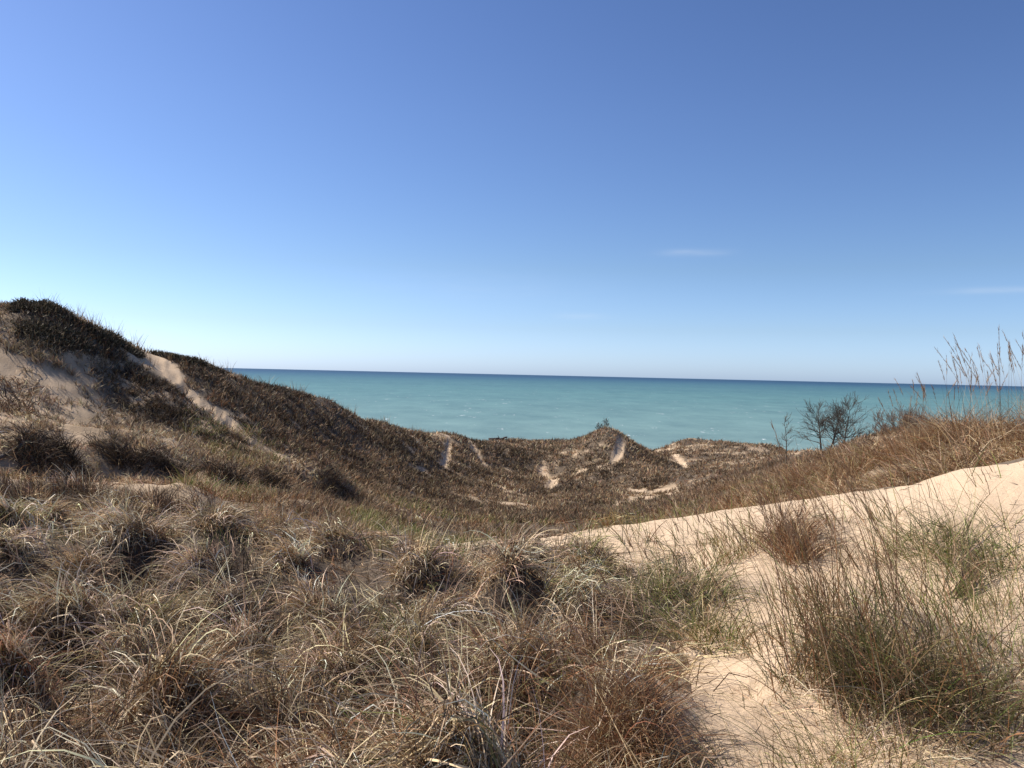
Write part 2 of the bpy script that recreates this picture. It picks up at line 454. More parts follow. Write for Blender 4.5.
# ------------------------------------------------------------------ materials
def mat(name):
    mt = bpy.data.materials.new(name); mt.use_nodes = True
    return mt, mt.node_tree, mt.node_tree.nodes['Principled BSDF']
def nd(t, kind, **kw):
    nn = t.nodes.new(kind)
    for k, v in kw.items():
        if k in nn.inputs: nn.inputs[k].default_value = v
        else: setattr(nn, k, v)
    return nn
def ramp(t, fac, stops):
    r = t.nodes.new('ShaderNodeValToRGB')
    e = r.color_ramp.elements
    e[0].position, e[0].color = stops[0][0], (*stops[0][1], 1)
    e[1].position, e[1].color = stops[-1][0], (*stops[-1][1], 1)
    for p, c in stops[1:-1]:
        el = e.new(p); el.color = (*c, 1)
    t.links.new(fac, r.inputs[0])
    return r.outputs[0]
def mixc(t, f, a, b, mode='MIX'):
    mx = t.nodes.new('ShaderNodeMix'); mx.data_type = 'RGBA'; mx.blend_type = mode
    for s, val in ((mx.inputs[0], f), (mx.inputs[6], a), (mx.inputs[7], b)):
        if hasattr(val, 'links') or hasattr(val, 'is_linked'): t.links.new(val, s)
        else: s.default_value = val if not isinstance(val, tuple) else (*val, 1)
    return mx.outputs[2]

def blade_material(name, trans=.10):
    mt, t, b = mat(name)
    at = nd(t, 'ShaderNodeAttribute', attribute_name='Col')
    b.inputs['Roughness'].default_value = .6
    b.inputs['Specular IOR Level'].default_value = .08
    t.links.new(at.outputs['Color'], b.inputs['Base Color'])
    tr = nd(t, 'ShaderNodeBsdfTranslucent')
    t.links.new(at.outputs['Color'], tr.inputs['Color'])
    mx = nd(t, 'ShaderNodeMixShader'); mx.inputs[0].default_value = trans
    t.links.new(b.outputs[0], mx.inputs[1]); t.links.new(tr.outputs[0], mx.inputs[2])
    t.links.new(mx.outputs[0], t.nodes['Material Output'].inputs['Surface'])
    return mt
M_GRASS = blade_material('dry_grass')
M_TWIG, t, b = mat('bark')
nz = nd(t, 'ShaderNodeTexNoise', Scale=18.0, Detail=4.0)
t.links.new(ramp(t, nz.outputs[0], [(.3, (.035, .026, .02)), (.7, (.10, .078, .06))]), b.inputs['Base Color'])
b.inputs['Roughness'].default_value = .9
M_DRIFT, t, b = mat('weathered_wood')
nz = nd(t, 'ShaderNodeTexNoise', Scale=9.0, Detail=5.0)
t.links.new(ramp(t, nz.outputs[0], [(.3, (.03, .026, .024)), (.75, (.16, .13, .11))]), b.inputs['Base Color'])
b.inputs['Roughness'].default_value = .9

M_GROUND, t, b = mat('dune_sand')
geo = nd(t, 'ShaderNodeNewGeometry')
va = nd(t, 'ShaderNodeAttribute', attribute_name='litter')
da = nd(t, 'ShaderNodeAttribute', attribute_name='heath_shade')
n1 = nd(t, 'ShaderNodeTexNoise', Scale=.9, Detail=6.0)
n2 = nd(t, 'ShaderNodeTexNoise', Scale=420.0, Detail=2.0)
n3 = nd(t, 'ShaderNodeTexNoise', Scale=26.0, Detail=6.0, Roughness=.7)
for q in (n1, n2, n3):
    t.links.new(geo.outputs['Position'], q.inputs['Vector'])
sandc = ramp(t, n1.outputs[0], [(.3, (.525, .39, .265)), (.7, (.60, .455, .315))])
grain = ramp(t, n2.outputs[0], [(.32, (.72, .70, .68)), (.5, (1, 1, 1)), (.75, (1.12, 1.1, 1.08))])
sandc = mixc(t, 1.0, sandc, grain, 'MULTIPLY')
litc = ramp(t, n3.outputs[0], [(.28, (.05, .036, .024)), (.5, (.15, .108, .068)), (.72, (.36, .27, .17))])
heac = ramp(t, n3.outputs[0], [(.3, (.045, .035, .028)), (.52, (.085, .066, .052)), (.75, (.17, .135, .105))])
c1 = mixc(t, va.outputs['Fac'], sandc, litc)
c1 = mixc(t, da.outputs['Fac'], c1, heac)
t.links.new(c1, b.inputs['Base Color'])
b.inputs['Roughness'].default_value = .95
b.inputs['Specular IOR Level'].default_value = .1
w1 = nd(t, 'ShaderNodeTexNoise', Scale=14.0, Detail=8.0, Roughness=.6)
t.links.new(geo.outputs['Position'], w1.inputs['Vector'])
bp = nd(t, 'ShaderNodeBump', Strength=.7, Distance=.035)
t.links.new(w1.outputs[0], bp.inputs['Height'])
bp2 = nd(t, 'ShaderNodeBump', Strength=.35, Distance=.003)
t.links.new(n2.outputs[0], bp2.inputs['Height']); t.links.new(bp.outputs[0], bp2.inputs['Normal'])
t.links.new(bp2.outputs[0], b.inputs['Normal'])

# ------------------------------------------------------------------ ground: one height field, cut where the dunes begin
sm = sand_mask(GX, GY)
cov = cover(GX, GY)
near = 1 - sstep(11, 16, GR)
litter = np.where(near > .5, 1 - sm, 0)
thatch_shade = litter * (1 - sstep(9, 12, GR)) * sstep(.25, .6, fbm(GX * 1.3, GY * 1.3, 36, 3) + .75)  # dark old thatch under the mat, with the gaps' shade painted in
litter = litter * (.75 + .8 * fbm(GX * 1.4, GY * 1.4, 33, 3))
far = sstep(11, 17, GR)
litter = np.clip(litter * (1 - far) + far * np.maximum(cov * .95, .36 + 1.6 * fbm(GX / 1.3, GY / .9, 35, 5, .6)) * (1 - .8 * path_mask(GX, GY)), 0, 1)
heath_shade = np.clip(far * sstep(24, 34, GR) * sstep(.4, .9, cov), 0, 1) * .75
heath_shade = np.maximum(heath_shade, thatch_shade * .9)
VV = np.stack([GX, GY, GZ], -1).reshape(-1, 3)
nT, nR = len(TH), len(RR)
I, J = np.meshgrid(np.arange(nT - 1), np.arange(nR - 1), indexing='ij')
FF = np.stack([I * nR + J, (I + 1) * nR + J, (I + 1) * nR + J + 1, I * nR + J + 1], -1)[..., [0, 3, 2, 1]]
rc = RR[J]; tc = TH[I]
# valley line between the near ridge and the hills behind, by direction
vl = np.interp(tc, [-60, -33, -20, -10, -4, 2, 10, 14, 20, 33, 60], [27, 27, 30, 40, 46, 50, 48, 34, 26, 24, 24])
hl = rc >= vl
lefth = hl & (tc < np.interp(rc, [25, 60, 78, 95], [-9.0, -9.5, -5.0, -5.0])) & (rc < 100)
midh = hl & ~lefth & (tc < np.interp(rc, [45, 70, 95, 110], [8.5, 10.5, 8.0, 7.0])) & (rc < 112) & (tc > -40)
righth = hl & ~lefth & ~midh & (tc < 60) & (tc > 0) & (rc < 150)
ground = ~(lefth | midh | righth)
def patch(name, sel):
    f = FF[sel].reshape(-1, 4)
    ids, inv = np.unique(f, return_inverse=True)
    o = new_mesh(name, VV[ids], inv.reshape(-1, 4), M_GROUND, {'litter': litter.ravel()[ids], 'heath_shade': heath_shade.ravel()[ids]})
    return tag(o, kind='structure')
patch('ground', ground)
for nm, s, lb in (('hill', lefth, 'high brown dune with a sandy footpath down its right slope'),
                  ('hill', midh, 'low rounded dune with forked sandy paths before the lake'),
                  ('hill', righth, 'low grassy dune under the bare trees')):
    o = patch(nm, s); o['label'] = lb

# ------------------------------------------------------------------ water
WZ = -26.5
M_WATER, t, b = mat('lake_water')
geo = nd(t, 'ShaderNodeNewGeometry')
sep = nd(t, 'ShaderNodeSeparateXYZ'); t.links.new(geo.outputs['Position'], sep.inputs[0])
# depth bands: pale over the shallows, dark blue far out; edges wander
st = nd(t, 'ShaderNodeMapping'); st.inputs['Scale'].default_value = (.0006, .003, 1)
t.links.new(geo.outputs['Position'], st.inputs[0])
dn = nd(t, 'ShaderNodeTexNoise', Scale=1.0, Detail=4.0); t.links.new(st.outputs[0], dn.inputs['Vector'])
lg = nd(t, 'ShaderNodeMath', operation='LOGARITHM'); t.links.new(sep.outputs['Y'], lg.inputs[0]); lg.inputs[1].default_value = 10
ad = nd(t, 'ShaderNodeMath', operation='MULTIPLY_ADD'); t.links.new(dn.outputs[0], ad.inputs[0]); ad.inputs[1].default_value = .35; t.links.new(lg.outputs[0], ad.inputs[2])
mr = nd(t, 'ShaderNodeMapRange'); t.links.new(ad.outputs[0], mr.inputs[0])
mr.inputs[1].default_value = 2.4; mr.inputs[2].default_value = 4.4
wc = ramp(t, mr.outputs[0], [(0, (0.172, 0.244, 0.228)), (.22, (0.141, 0.235, 0.225)), (.45, (0.092, 0.192, 0.192)), (.64, (0.055, 0.134, 0.159)), (.80, (0.032, 0.087, 0.134)), (.93, (0.022, 0.061, 0.110))])
# whitecaps
cm = nd(t, 'ShaderNodeMapping'); cm.inputs['Scale'].default_value = (.17, .05, 1)
t.links.new(geo.outputs['Position'], cm.inputs[0])
cn = nd(t, 'ShaderNodeTexNoise', Scale=1.0, Detail=5.0, Roughness=.7); t.links.new(cm.outputs[0], cn.inputs['Vector'])
cf = ramp(t, cn.outputs[0], [(.65, (0, 0, 0)), (.70, (.75, .75, .75))])
rp = nd(t, 'ShaderNodeMapping'); rp.inputs['Scale'].default_value = (.035, .018, 1)
t.links.new(geo.outputs['Position'], rp.inputs[0])
rn = nd(t, 'ShaderNodeTexNoise', Scale=1.0, Detail=7.0, Roughness=.65); t.links.new(rp.outputs[0], rn.inputs['Vector'])
rmul = ramp(t, rn.outputs[0], [(.3, (.76, .80, .82)), (.7, (1.2, 1.17, 1.14))])
wc = mixc(t, 1.0, wc, rmul, 'MULTIPLY')
wc = mixc(t, cf, wc, (.8, .82, .82))
t.links.new(wc, b.inputs['Base Color'])
b.inputs['Roughness'].default_value = .45
b.inputs['Specular IOR Level'].default_value = .12
wv = nd(t, 'ShaderNodeMapping'); wv.inputs['Scale'].default_value = (.25, .4, 1)
t.links.new(geo.outputs['Position'], wv.inputs[0])
wn = nd(t, 'ShaderNodeTexNoise', Scale=1.0, Detail=4.0); t.links.new(wv.outputs[0], wn.inputs['Vector'])
bp = nd(t, 'ShaderNodeBump', Strength=.5, Distance=.8); t.links.new(wn.outputs[0], bp.inputs['Height'])
t.links.new(bp.outputs[0], b.inputs['Normal'])
wr = np.array([150, 300, 700, 2000, 6000, 20000, 60000, 150000.]); wa = np.radians(np.linspace(-88, 88, 45))
WV = np.array([[r * math.sin(a), r * math.cos(a), WZ] for a in wa for r in wr])
wq = [[i * 8 + j, i * 8 + j + 1, (i + 1) * 8 + j + 1, (i + 1) * 8 + j] for i in range(44) for j in range(7)]
tag(new_mesh('water', WV, wq, M_WATER, smooth=False), kind='structure')

# ------------------------------------------------------------------ grass blades
def blade_set(P, az, th0, bend, L, Wd, col, seg=5, power=1.4, curl=None, twist=None, clamp=.02, tip=.15, kink=0):
    n = len(P)
    s = np.linspace(0, 1, seg + 1)
    th = th0[:, None] + bend[:, None] * s[None] ** power
    if kink:
        kk = rng.random(n) < kink
        ks = rng.uniform(.3, .75, n)[:, None]
        th = th + kk[:, None] * (s[None] > ks) * rng.uniform(.4, 1.3, n)[:, None]
    if curl is None: curl = rng.normal(0, .45, n)
    a = az[:, None] + curl[:, None] * s[None]
    d = np.stack([np.sin(th) * np.sin(a), np.sin(th) * np.cos(a), np.cos(th)], -1)
    step = (d[:, :-1] + d[:, 1:]) * .5 * (L / seg)[:, None, None]
    C = np.concatenate([P[:, None], P[:, None] + np.cumsum(step, 1)], 1)
    if clamp is not None:
        g = hz(C[..., 0], C[..., 1]) + clamp * rng.uniform(.3, 3, n)[:, None]
        C[..., 2] = np.where(s[None] > 0, np.maximum(C[..., 2], g), C[..., 2])
    if twist is None: twist = rng.uniform(0, math.pi, n)
    h = np.stack([np.cos(a), -np.sin(a), np.zeros_like(a)], -1)
    nn = np.cross(d, h)
    side = np.cos(twist)[:, None, None] * h + np.sin(twist)[:, None, None] * nn
    w = (Wd[:, None] * np.maximum(tip, (1 - s[None] ** 1.8)) * .5)[..., None]
    V = np.stack([C - side * w, C + side * w], 2).reshape(-1, 3)
    m_ = seg + 1
    base = (np.arange(n) * m_ * 2)[:, None]
    k = np.arange(seg)[None] * 2
    Fq = np.stack([base + k, base + k + 1, base + k + 3, base + k + 2], -1).reshape(-1, 4)
    cc = np.repeat(col, m_ * 2, axis=0)
    return V, Fq, cc, C
def merge(sets):
    V = []; Fq = []; c = []; o = 0
    for v, f, k, *_ in sets:
        V.append(v); Fq.append(f + o); c.append(k); o += len(v)
    return np.concatenate(V), np.concatenate(Fq), np.concatenate(c)

STRAW = (.64, .49, .305); PALE = (.78, .64, .475); TAN = (.41, .285, .175); GREY = (.30, .235, .155); BROWN = (.20, .125, .066)
RUST = (.28, .145, .072); DARK = (.085, .062, .046); GREEN = (.15, .18, .05); OLIVE = (.24, .225, .085); GOLD = (.42, .29, .15)
def palette(n, items, var=.16):
    c = np.array([i[0] for i in items]); p = np.array([i[1] for i in items], float); p /= p.sum()
    k = rng.choice(len(items), n, p=p)
    out = c[k] * (1 + rng.normal(0, var, n))[:, None] * (1 + rng.normal(0, .05, (n, 3)))
    return np.clip(out, .02, .85)
P_MAT = [(STRAW, 6), (PALE, 3), (TAN, 4), (GREY, 2), (BROWN, 2.6), (DARK, 2), (OLIVE, .3)]  # DARK share puts shadow between the blades into their colour
P_RUST = [(RUST, 5), (BROWN, 3), (TAN, 2), (STRAW, .6)]
P_GREEN = [(GREEN, 4), (OLIVE, 4), (TAN, 2), (STRAW, 1.4)]
P_BIG = [(OLIVE, 3), (GREEN, 2.2), (BROWN, 2.5), (TAN, 2), (STRAW, 1), (GREY, 1.2), (RUST, 1)]
P_GOLD = [(GOLD, 4), (TAN, 4), (RUST, 2.5), (STRAW, 1.6), (BROWN, 2)]
P_HTAN = [(TAN, 4), (GREY, 4), (STRAW, 3), (BROWN, 1.5), (DARK, .8)]
P_HEATH = [(DARK, 4), (BROWN, 2.6), (GREY, 1.6), (TAN, .7), (RUST, .5)]

def disc(n, rad, x, y, power=.5):
    r = rad * rng.random(n) ** power; a = rng.uniform(0, 2 * math.pi, n)
    return x + r * np.sin(a), y + r * np.cos(a), a, r / max(rad, 1e-6)
def tuft(x, y, n, rad, L, Wd, pal, th=(.1, .7), bend=(.9, 2.0), wind=(0, 0), seg=6, kink=.12, lean=.55, power=1.4, clamp=.02, mess=.9):
    """one plant's blades: an outward-leaning sheaf, bent by its own weight and the wind"""
    px, py, a, q = disc(n, rad, x, y)
    az = a + rng.normal(0, mess, n)
    ox = np.sin(az) * lean + wind[0]; oy = np.cos(az) * lean + wind[1]
    az = np.arctan2(ox + rng.normal(0, .18, n), oy + rng.normal(0, .18, n))
    th0 = th[0] + (th[1] - th[0]) * np.clip(q + rng.normal(0, .25, n), 0, 1)
    bd = rng.uniform(*bend, n)
    P = np.stack([px, py, hz(px, py) - .02], -1)
    Ls = L * rng.uniform(.55, 1.15, n)
    return blade_set(P, az, th0, bd, Ls, Wd * rng.uniform(.6, 1.25, n), palette(n, pal), seg=seg, kink=kink, power=power, clamp=clamp)

def bundles(X, Y, az, th0, bend, L, w, pal_idx_cols, nper, spread=.05, jit=.24, seg=5, clamp=.03, kink=.25, var=.15):
    m_ = len(X); n = m_ * nper; q = lambda v: np.repeat(v, nper)
    x_ = q(X) + rng.normal(0, 1, n) * q(spread * np.ones(m_)); y_ = q(Y) + rng.normal(0, 1, n) * q(spread * np.ones(m_))
    c = np.repeat(pal_idx_cols, nper, 0) * (1 + rng.normal(0, var, n))[:, None]
    return blade_set(np.stack([x_, y_, hz(x_, y_)], -1), q(az) + rng.normal(0, jit, n), q(th0) + rng.normal(0, jit * .6, n), q(bend) + rng.normal(0, jit, n), q(L) * rng.uniform(.6, 1.2, n), q(w) * rng.uniform(.55, 1.4, n),
                     np.clip(c, .02, .85), seg=seg, clamp=clamp, kink=kink)
def flow(x, y):
    return fbm(x / 1.5, y / 1.5, 120, 2) * 8 + math.pi * 1.1
def put(name, sets, x, y, label, cat, group=None, parent=None, kind=None):
    V, Fq, c = merge(sets)
    o = new_mesh(name, V, Fq, M_GRASS, c, parent=parent, loc=(x, y, float(hz(x, y))))
    return tag(o, label, cat, group, kind)

def stalk(x, y, L, az, th0, bend, parent, pal, wd=.0034, head=.2, headw=.010):
    """one flowering stem with its seed head as a sub-part"""
    P = np.array([[x, y, float(hz(x, y))]])
    if L > 1.3: wd, headw = .006, .018
    one = lambda v: np.array([v])
    s1 = blade_set(P, one(az), one(th0), one(bend), one(L), one(wd), palette(1, pal), seg=9, clamp=None, tip=.5, kink=0, curl=one(rng.normal(0, .12)), twist=one(0.3))
    s2 = blade_set(P, one(az), one(th0), one(bend), one(L), one(wd), s1[2][:1], seg=9, clamp=None, tip=.5, kink=0, curl=one(0.), twist=one(1.87))
    C = s1[3][0]
    o = new_mesh('flower_stem', s1[0], s1[1], M_GRASS, s1[2], parent=parent, loc=P[0])
    if head > 0:
        m_ = 44
        tt = 1 - rng.random(m_) * head
        idx = np.clip(tt * 9, 0, 8.999); i = idx.astype(int); f = (idx - i)[:, None]
        B = C[i] * (1 - f) + C[i + 1] * f
        up_az = az + rng.normal(0, .5, m_)
        hs = blade_set(B, up_az, (th0 + bend * np.clip(tt, 0, 1) ** 1.4) + rng.normal(0, .16, m_), rng.uniform(0, .2, m_), rng.uniform(.025, .06, m_) * (1 + .6 * (L > 1.3)), np.full(m_, headw * (.27 if L > 1.3 else .22)), palette(m_, [(TAN, 4), (RUST, 2), (BROWN, 1)]), seg=2, clamp=None)
        sh = new_mesh('seed_head', hs[0], hs[1], M_GRASS, hs[2], loc=B.mean(0))
        sh.location = Vector([float(q) for q in B.mean(0)]) - Vector([float(q) for q in P[0]])
        sh.parent = o
    return o

# --- matted tussocks of the left foreground
for x, y in TUSS:
    r = math.hypot(x, y)
    kind = float(vnoise(x * .55 + 3, y * .55, 13)); red = float(vnoise(x * .8, y * .8 + 40, 14)); gr = float(vnoise(x * .4, y * .4 + 90, 15))
    pal = list(P_MAT)
    if red > .66: pal = pal + [(RUST, 7), (BROWN, 4)]
    if gr > .84 or math.degrees(math.atan2(x, y)) > 2: pal = pal + [(OLIVE, 3), (GREEN, 2.4)]
    size = float(np.clip(rng.lognormal(0, .3), .55, 1.6)) * (1 - .45 * float(sstep(6, 10, r))) * (1 - .4 * float(sstep(4.8, 8, r)) * (math.atan2(x, y) > R(-9)))
    w = max(.0055, r * .00105)
    nbd = int(21 + 11 * size)
    ba = rng.uniform(0, 6.28, nbd); br = .24 * size * np.sqrt(rng.random(nbd))
    bx, by = x + br * np.sin(ba), y + br * np.cos(ba)
    f0 = float(flow(x, y)) + rng.normal(0, .5)
    flat = rng.random() < .35
    baz = np.where(rng.random(nbd) < .62, f0 + rng.normal(0, .75, nbd), ba + rng.normal(0, .6, nbd))
    bth = rng.uniform(.6, 1.35, nbd) if flat else np.abs(rng.normal(.35, .38, nbd))
    bbd = rng.uniform(.0, 1.0, nbd) if flat else rng.uniform(.9, 2.9, nbd)
    bL = rng.uniform(.22, .54, nbd) * (.55 + .45 * size)
    sets = [bundles(bx, by, baz, bth, bbd, bL, np.full(nbd, w), palette(nbd, pal), 15, spread=.04 + .02 * size, jit=.3, kink=.3)]
    k2 = max(3, nbd // 2)
    sets.append(bundles(bx[:k2], by[:k2], f0 + rng.normal(0, .9, k2), rng.uniform(.2, 1.1, k2), rng.uniform(.8, 2.2, k2), rng.uniform(.3, .66, k2) * (.5 + .5 * size), np.full(k2, w * 1.35), palette(k2, [(PALE, 3), (STRAW, 4)]), 6, spread=.06, jit=.4, kink=.45, seg=6))  # pale bundles put sunlit highlights into the straw colour
    sets.append(tuft(x, y, 170, .22 * size + .05, .36 * size, w, [(DARK, 3), (BROWN, 3)], th=(.0, .8), bend=(.3, 1.6), kink=.3, mess=1.5, seg=4))  # dark inner blades paint the shade inside the tussock
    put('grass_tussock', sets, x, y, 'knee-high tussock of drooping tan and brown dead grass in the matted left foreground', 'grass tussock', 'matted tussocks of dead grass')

def scatter(n, r0, r1, t0, t1):
    r = np.exp(rng.uniform(math.log(r0), math.log(r1), n)); t = rng.uniform(R(t0), R(t1), n)
    return r * np.sin(t), r * np.cos(t), r

# --- loose dead grass lying between the tussocks
x, y, r = scatter(5600, 1.9, 16, -42, 18)
tdeg = np.degrees(np.arctan2(x, y))
k = (sand_mask(x, y) < .5) & (r < 10.8 + 6 * sstep(-8, -22, tdeg)) & ((r < 9) | (fbm(x / 1.5, y / 1.5, 122, 3) > -.04))
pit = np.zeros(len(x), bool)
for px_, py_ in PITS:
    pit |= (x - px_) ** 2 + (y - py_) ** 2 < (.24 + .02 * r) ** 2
TA = np.array(TUSS); k0 = k
x, y, r = x[k], y[k], r[k]
dn_ = np.sqrt(((x[:, None] - TA[None, :, 0]) ** 2 + (y[:, None] - TA[None, :, 1]) ** 2).min(1))
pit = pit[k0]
k = (dn_ < .26) | (rng.random(len(x)) < .42 + .5 * sstep(5.5, 7.5, r)) | pit
x, y, r, pit = x[k], y[k], r[k], pit[k]; n = len(x)
lie = rng.random(n) < .66
S = bundles(x, y, flow(x, y) + rng.normal(0, 1.0, n), np.where(lie, rng.uniform(1.0, 1.5, n), rng.uniform(.1, .8, n)), np.where(lie, rng.uniform(-.1, .5, n), rng.uniform(.4, 1.9, n)), rng.uniform(.16, .5, n), np.maximum(.005, r * .00095),
            np.where(pit[:, None], palette(n, [(DARK, 5), (BROWN, 2), ((.05, .037, .027), 3), (TAN, .5)]), palette(n, P_MAT + [(RUST, 1.6), (STRAW, 2)], .22)), 10, spread=.05, jit=.4, seg=4, clamp=.06, kink=.3)  # blades in the pits are darkened to paint the hollows' shade
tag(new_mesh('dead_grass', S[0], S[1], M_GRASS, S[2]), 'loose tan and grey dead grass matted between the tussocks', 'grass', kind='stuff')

# --- thin upright grass along the lip of the ridge and in the dip behind it
x, y, r = scatter(34000, 8.0, 22, -42, 15)
tdeg = np.degrees(np.arctan2(x, y))
k = (sand_mask(x, y) < .5) & (rng.random(len(x)) < sstep(7.5, 10, r)) & (fbm(x / 1.8, y / 1.8, 131, 3) > -.08 + .2 * sstep(-15, -24, tdeg))
x, y, r, tdeg = x[k], y[k], r[k], tdeg[k]; n = len(x)
gz = fbm(x / 3.2, y / 3.2, 141, 3)
mixg = (gz + .25 * sstep(-14, -4, tdeg) > .12)
c = np.where(mixg[:, None], palette(n, P_GREEN + [(STRAW, 2)]), palette(n, [(TAN, 3), (STRAW, 2.4), (BROWN, 2), (RUST, 1.3), (OLIVE, 1.2)]))
S = blade_set(np.stack([x, y, hz(x, y)], -1), rng.uniform(0, 6.28, n), rng.uniform(.02, .5, n), rng.uniform(.1, 1.3, n), rng.uniform(.16, .42, n) * (1 - .35 * sstep(-14, -22, tdeg)), np.maximum(.004, r * .00085) * rng.uniform(.6, 1.2, n), c, seg=4, clamp=.02)
tag(new_mesh('upright_grass', S[0], S[1], M_GRASS, S[2]), 'thin upright olive and straw grass along the ridge lip', 'grass', kind='stuff')

# --- mid-distance tan and dark tufts on the broken slope below the high dune
x, y, r = scatter(8200, 11.5, 36, -42, -6)
c0 = fbm(x / 2.2, y / 1.6, 151, 4)
k = (c0 > .0) & (path_mask(x, y, 1.3) < .4)
x, y, r, c0 = x[k], y[k], r[k], c0[k]; n = len(x)
dark = (vnoise(x / 1.8, y / 1.8, 161) > .66) & (c0 > .06)
colr = np.where(dark[:, None], palette(n, P_HEATH), palette(n, [(TAN, 4), (STRAW, 4), (PALE, 1), (GREY, 2), (BROWN, 2), (RUST, 1)]))
S = bundles(x, y, flow(x, y) + rng.normal(0, 1.0, n), np.where(dark, rng.uniform(0, .6, n), rng.uniform(.2, 1.3, n)), rng.uniform(.2, 1.6, n), np.where(dark, rng.uniform(.3, .6, n), rng.uniform(.15, .42, n)), r * .00095, colr, 13, spread=.01 * r, jit=.4, seg=3, clamp=.03)
V, Fq, c = S[:3]
tag(new_mesh('slope_grass', V, Fq, M_GRASS, c), 'tufted tan and dark grass on the broken slope below the high dune', 'grass', kind='stuff')

# --- rust and olive grass filling the dip before the dunes
x, y, r = scatter(5200, 15, 46, -22, 24)
k = (r > 18) & (path_mask(x, y, 1.3) < .4) & (fbm(x / 2.4, y / 2.4, 155, 3) > -.2)
sets = []
for xi, yi, ri in zip(x[k], y[k], r[k]):
    q = float(vnoise(xi / 3.5, yi / 3.5, 163))
    pal = [(OLIVE, 3), (GREEN, 1.5), (TAN, 3), (STRAW, 1)] if q > .6 else ([(RUST, 4), (BROWN, 3), (TAN, 2)] if q > .38 else [(BROWN, 3), (TAN, 3), (GREY, 2), (DARK, 1.5)])
    shelf = -11 < math.degrees(math.atan2(xi, yi)) < 4 and ri < 30
    if shelf: pal = [(OLIVE, 4), (GREEN, 3), (STRAW, 2), (RUST, 1)]
    sets.append(tuft(xi, yi, 16 if shelf else 13, .3, rng.uniform(.25, .6) * (1.25 if shelf else 1), ri * .0009, pal, th=(.05, .6), bend=(.2, 1.2), seg=3, clamp=.03))
V, Fq, c = merge(sets)
tag(new_mesh('valley_grass', V, Fq, M_GRASS, c), 'rust and olive grass in the dip between ridge and dunes', 'grass', kind='stuff')

# --- low heath-like cover on the three dunes
def hill_cover(name, label, nn, r0, r1, t0, t1, keep, pal, Lr, dens=.45, nb=11, wk=.00085):
    x, y, r = scatter(nn, r0, r1, t0, t1)
    cv_ = cover(x, y)
    k = keep(x, y, r) & (cv_ > dens * rng.random(len(x)) + .22)
    x, y, r = x[k], y[k], r[k]
    m_ = len(x)
    X = np.repeat(x, nb) + rng.normal(0, .0026, m_ * nb) * np.repeat(r, nb)
    Y = np.repeat(y, nb) + rng.normal(0, .0026, m_ * nb) * np.repeat(r, nb)
    Rr = np.repeat(r, nb); n = m_ * nb
    tone = np.repeat(rng.normal(1, .22, m_), nb)[:, None]
    patchy = np.repeat(np.clip(1 + 1.7 * fbm(x / 3, y / 3, 171, 4), .4, 2), nb)[:, None]
    S = blade_set(np.stack([X, Y, hz(X, Y) - .02], -1), rng.uniform(0, 6.28, n), rng.uniform(.05, 1.1, n), rng.uniform(0, 1.2, n), rng.uniform(*Lr, n) * np.repeat(.55 + .9 * vnoise(x * .9, y * .9, 173), nb), Rr * wk * rng.uniform(.6, 1.3, n),
                  np.clip(np.where(np.repeat(tan_zone(x, y), nb)[:, None], palette(n, P_HTAN), palette(n, pal)) * tone * patchy, .015, .8), seg=2, clamp=None)
    tag(new_mesh(name, S[0], S[1], M_GRASS, S[2]), label, 'ground cover', kind='stuff')
hill_cover('hill_grass', 'dark brown low cover on the high left dune', 26000, 27, 82, -42, -4, lambda x, y, r: np.degrees(np.arctan2(x, y)) < np.interp(r, [27, 60, 82], [-8, -8, -3]), P_HEATH, (.16, .38))
hill_cover('hill_grass', 'grey brown low cover on the low middle dune with forked paths', 17000, 42, 112, -10, 11, lambda x, y, r: r > 40, [(DARK, 3), (BROWN, 2.5), (GREY, 3.5), (TAN, 3), (STRAW, .6), (RUST, .6)], (.2, .5))
hill_cover('hill_grass', 'pale brown low cover on the dune below the bare trees', 16000, 24, 125, 9, 40, lambda x, y, r: r > 24, [(BROWN, 3), (TAN, 3.5), (GREY, 3), (DARK, 1.2), (RUST, 1)], (.2, .5))

# --- golden grass on the far side of the sand crest, to the right
x, y, r = scatter(6500, 11.6, 30, 8, 42)
tdeg = np.degrees(np.arctan2(x, y))
k = (sand_mask(x, y) < .5) & (r > 12.2) & (fbm(x / 1.5, y / 1.5, 181, 3) > .03 - .22 * sstep(19, 27, tdeg)) & ((tdeg > 17) | (rng.random(len(x)) < .35))
sets = []
for xi, yi, ri, td in zip(x[k], y[k], r[k], tdeg[k]):
    cl = float(vnoise(xi / 1.3, yi / 1.3, 185))
    L = (.2 + .8 * cl ** 1.3) * rng.uniform(.8, 1.2) * (1 + .25 * float(sstep(22, 30, td)))
    pal = P_GOLD if vnoise(xi / 2.5, yi / 2.5, 186) > .42 else [(RUST, 3), (BROWN, 3), (TAN, 2), (GREY, 2), (STRAW, 1)]
    wa = rng.uniform(0, 6.28)
    sets.append(tuft(xi, yi, 13, .25, L, ri * .0009, pal, th=(.05, .8), bend=(.3, 1.9), wind=(.5 * math.sin(wa) - .15, .5 * math.cos(wa)), seg=4, clamp=.02, kink=.3))
V, Fq, c = merge(sets)
tag(new_mesh('golden_grass', V, Fq, M_GRASS, c), 'golden brown grass behind the bare sand crest', 'grass', kind='stuff')

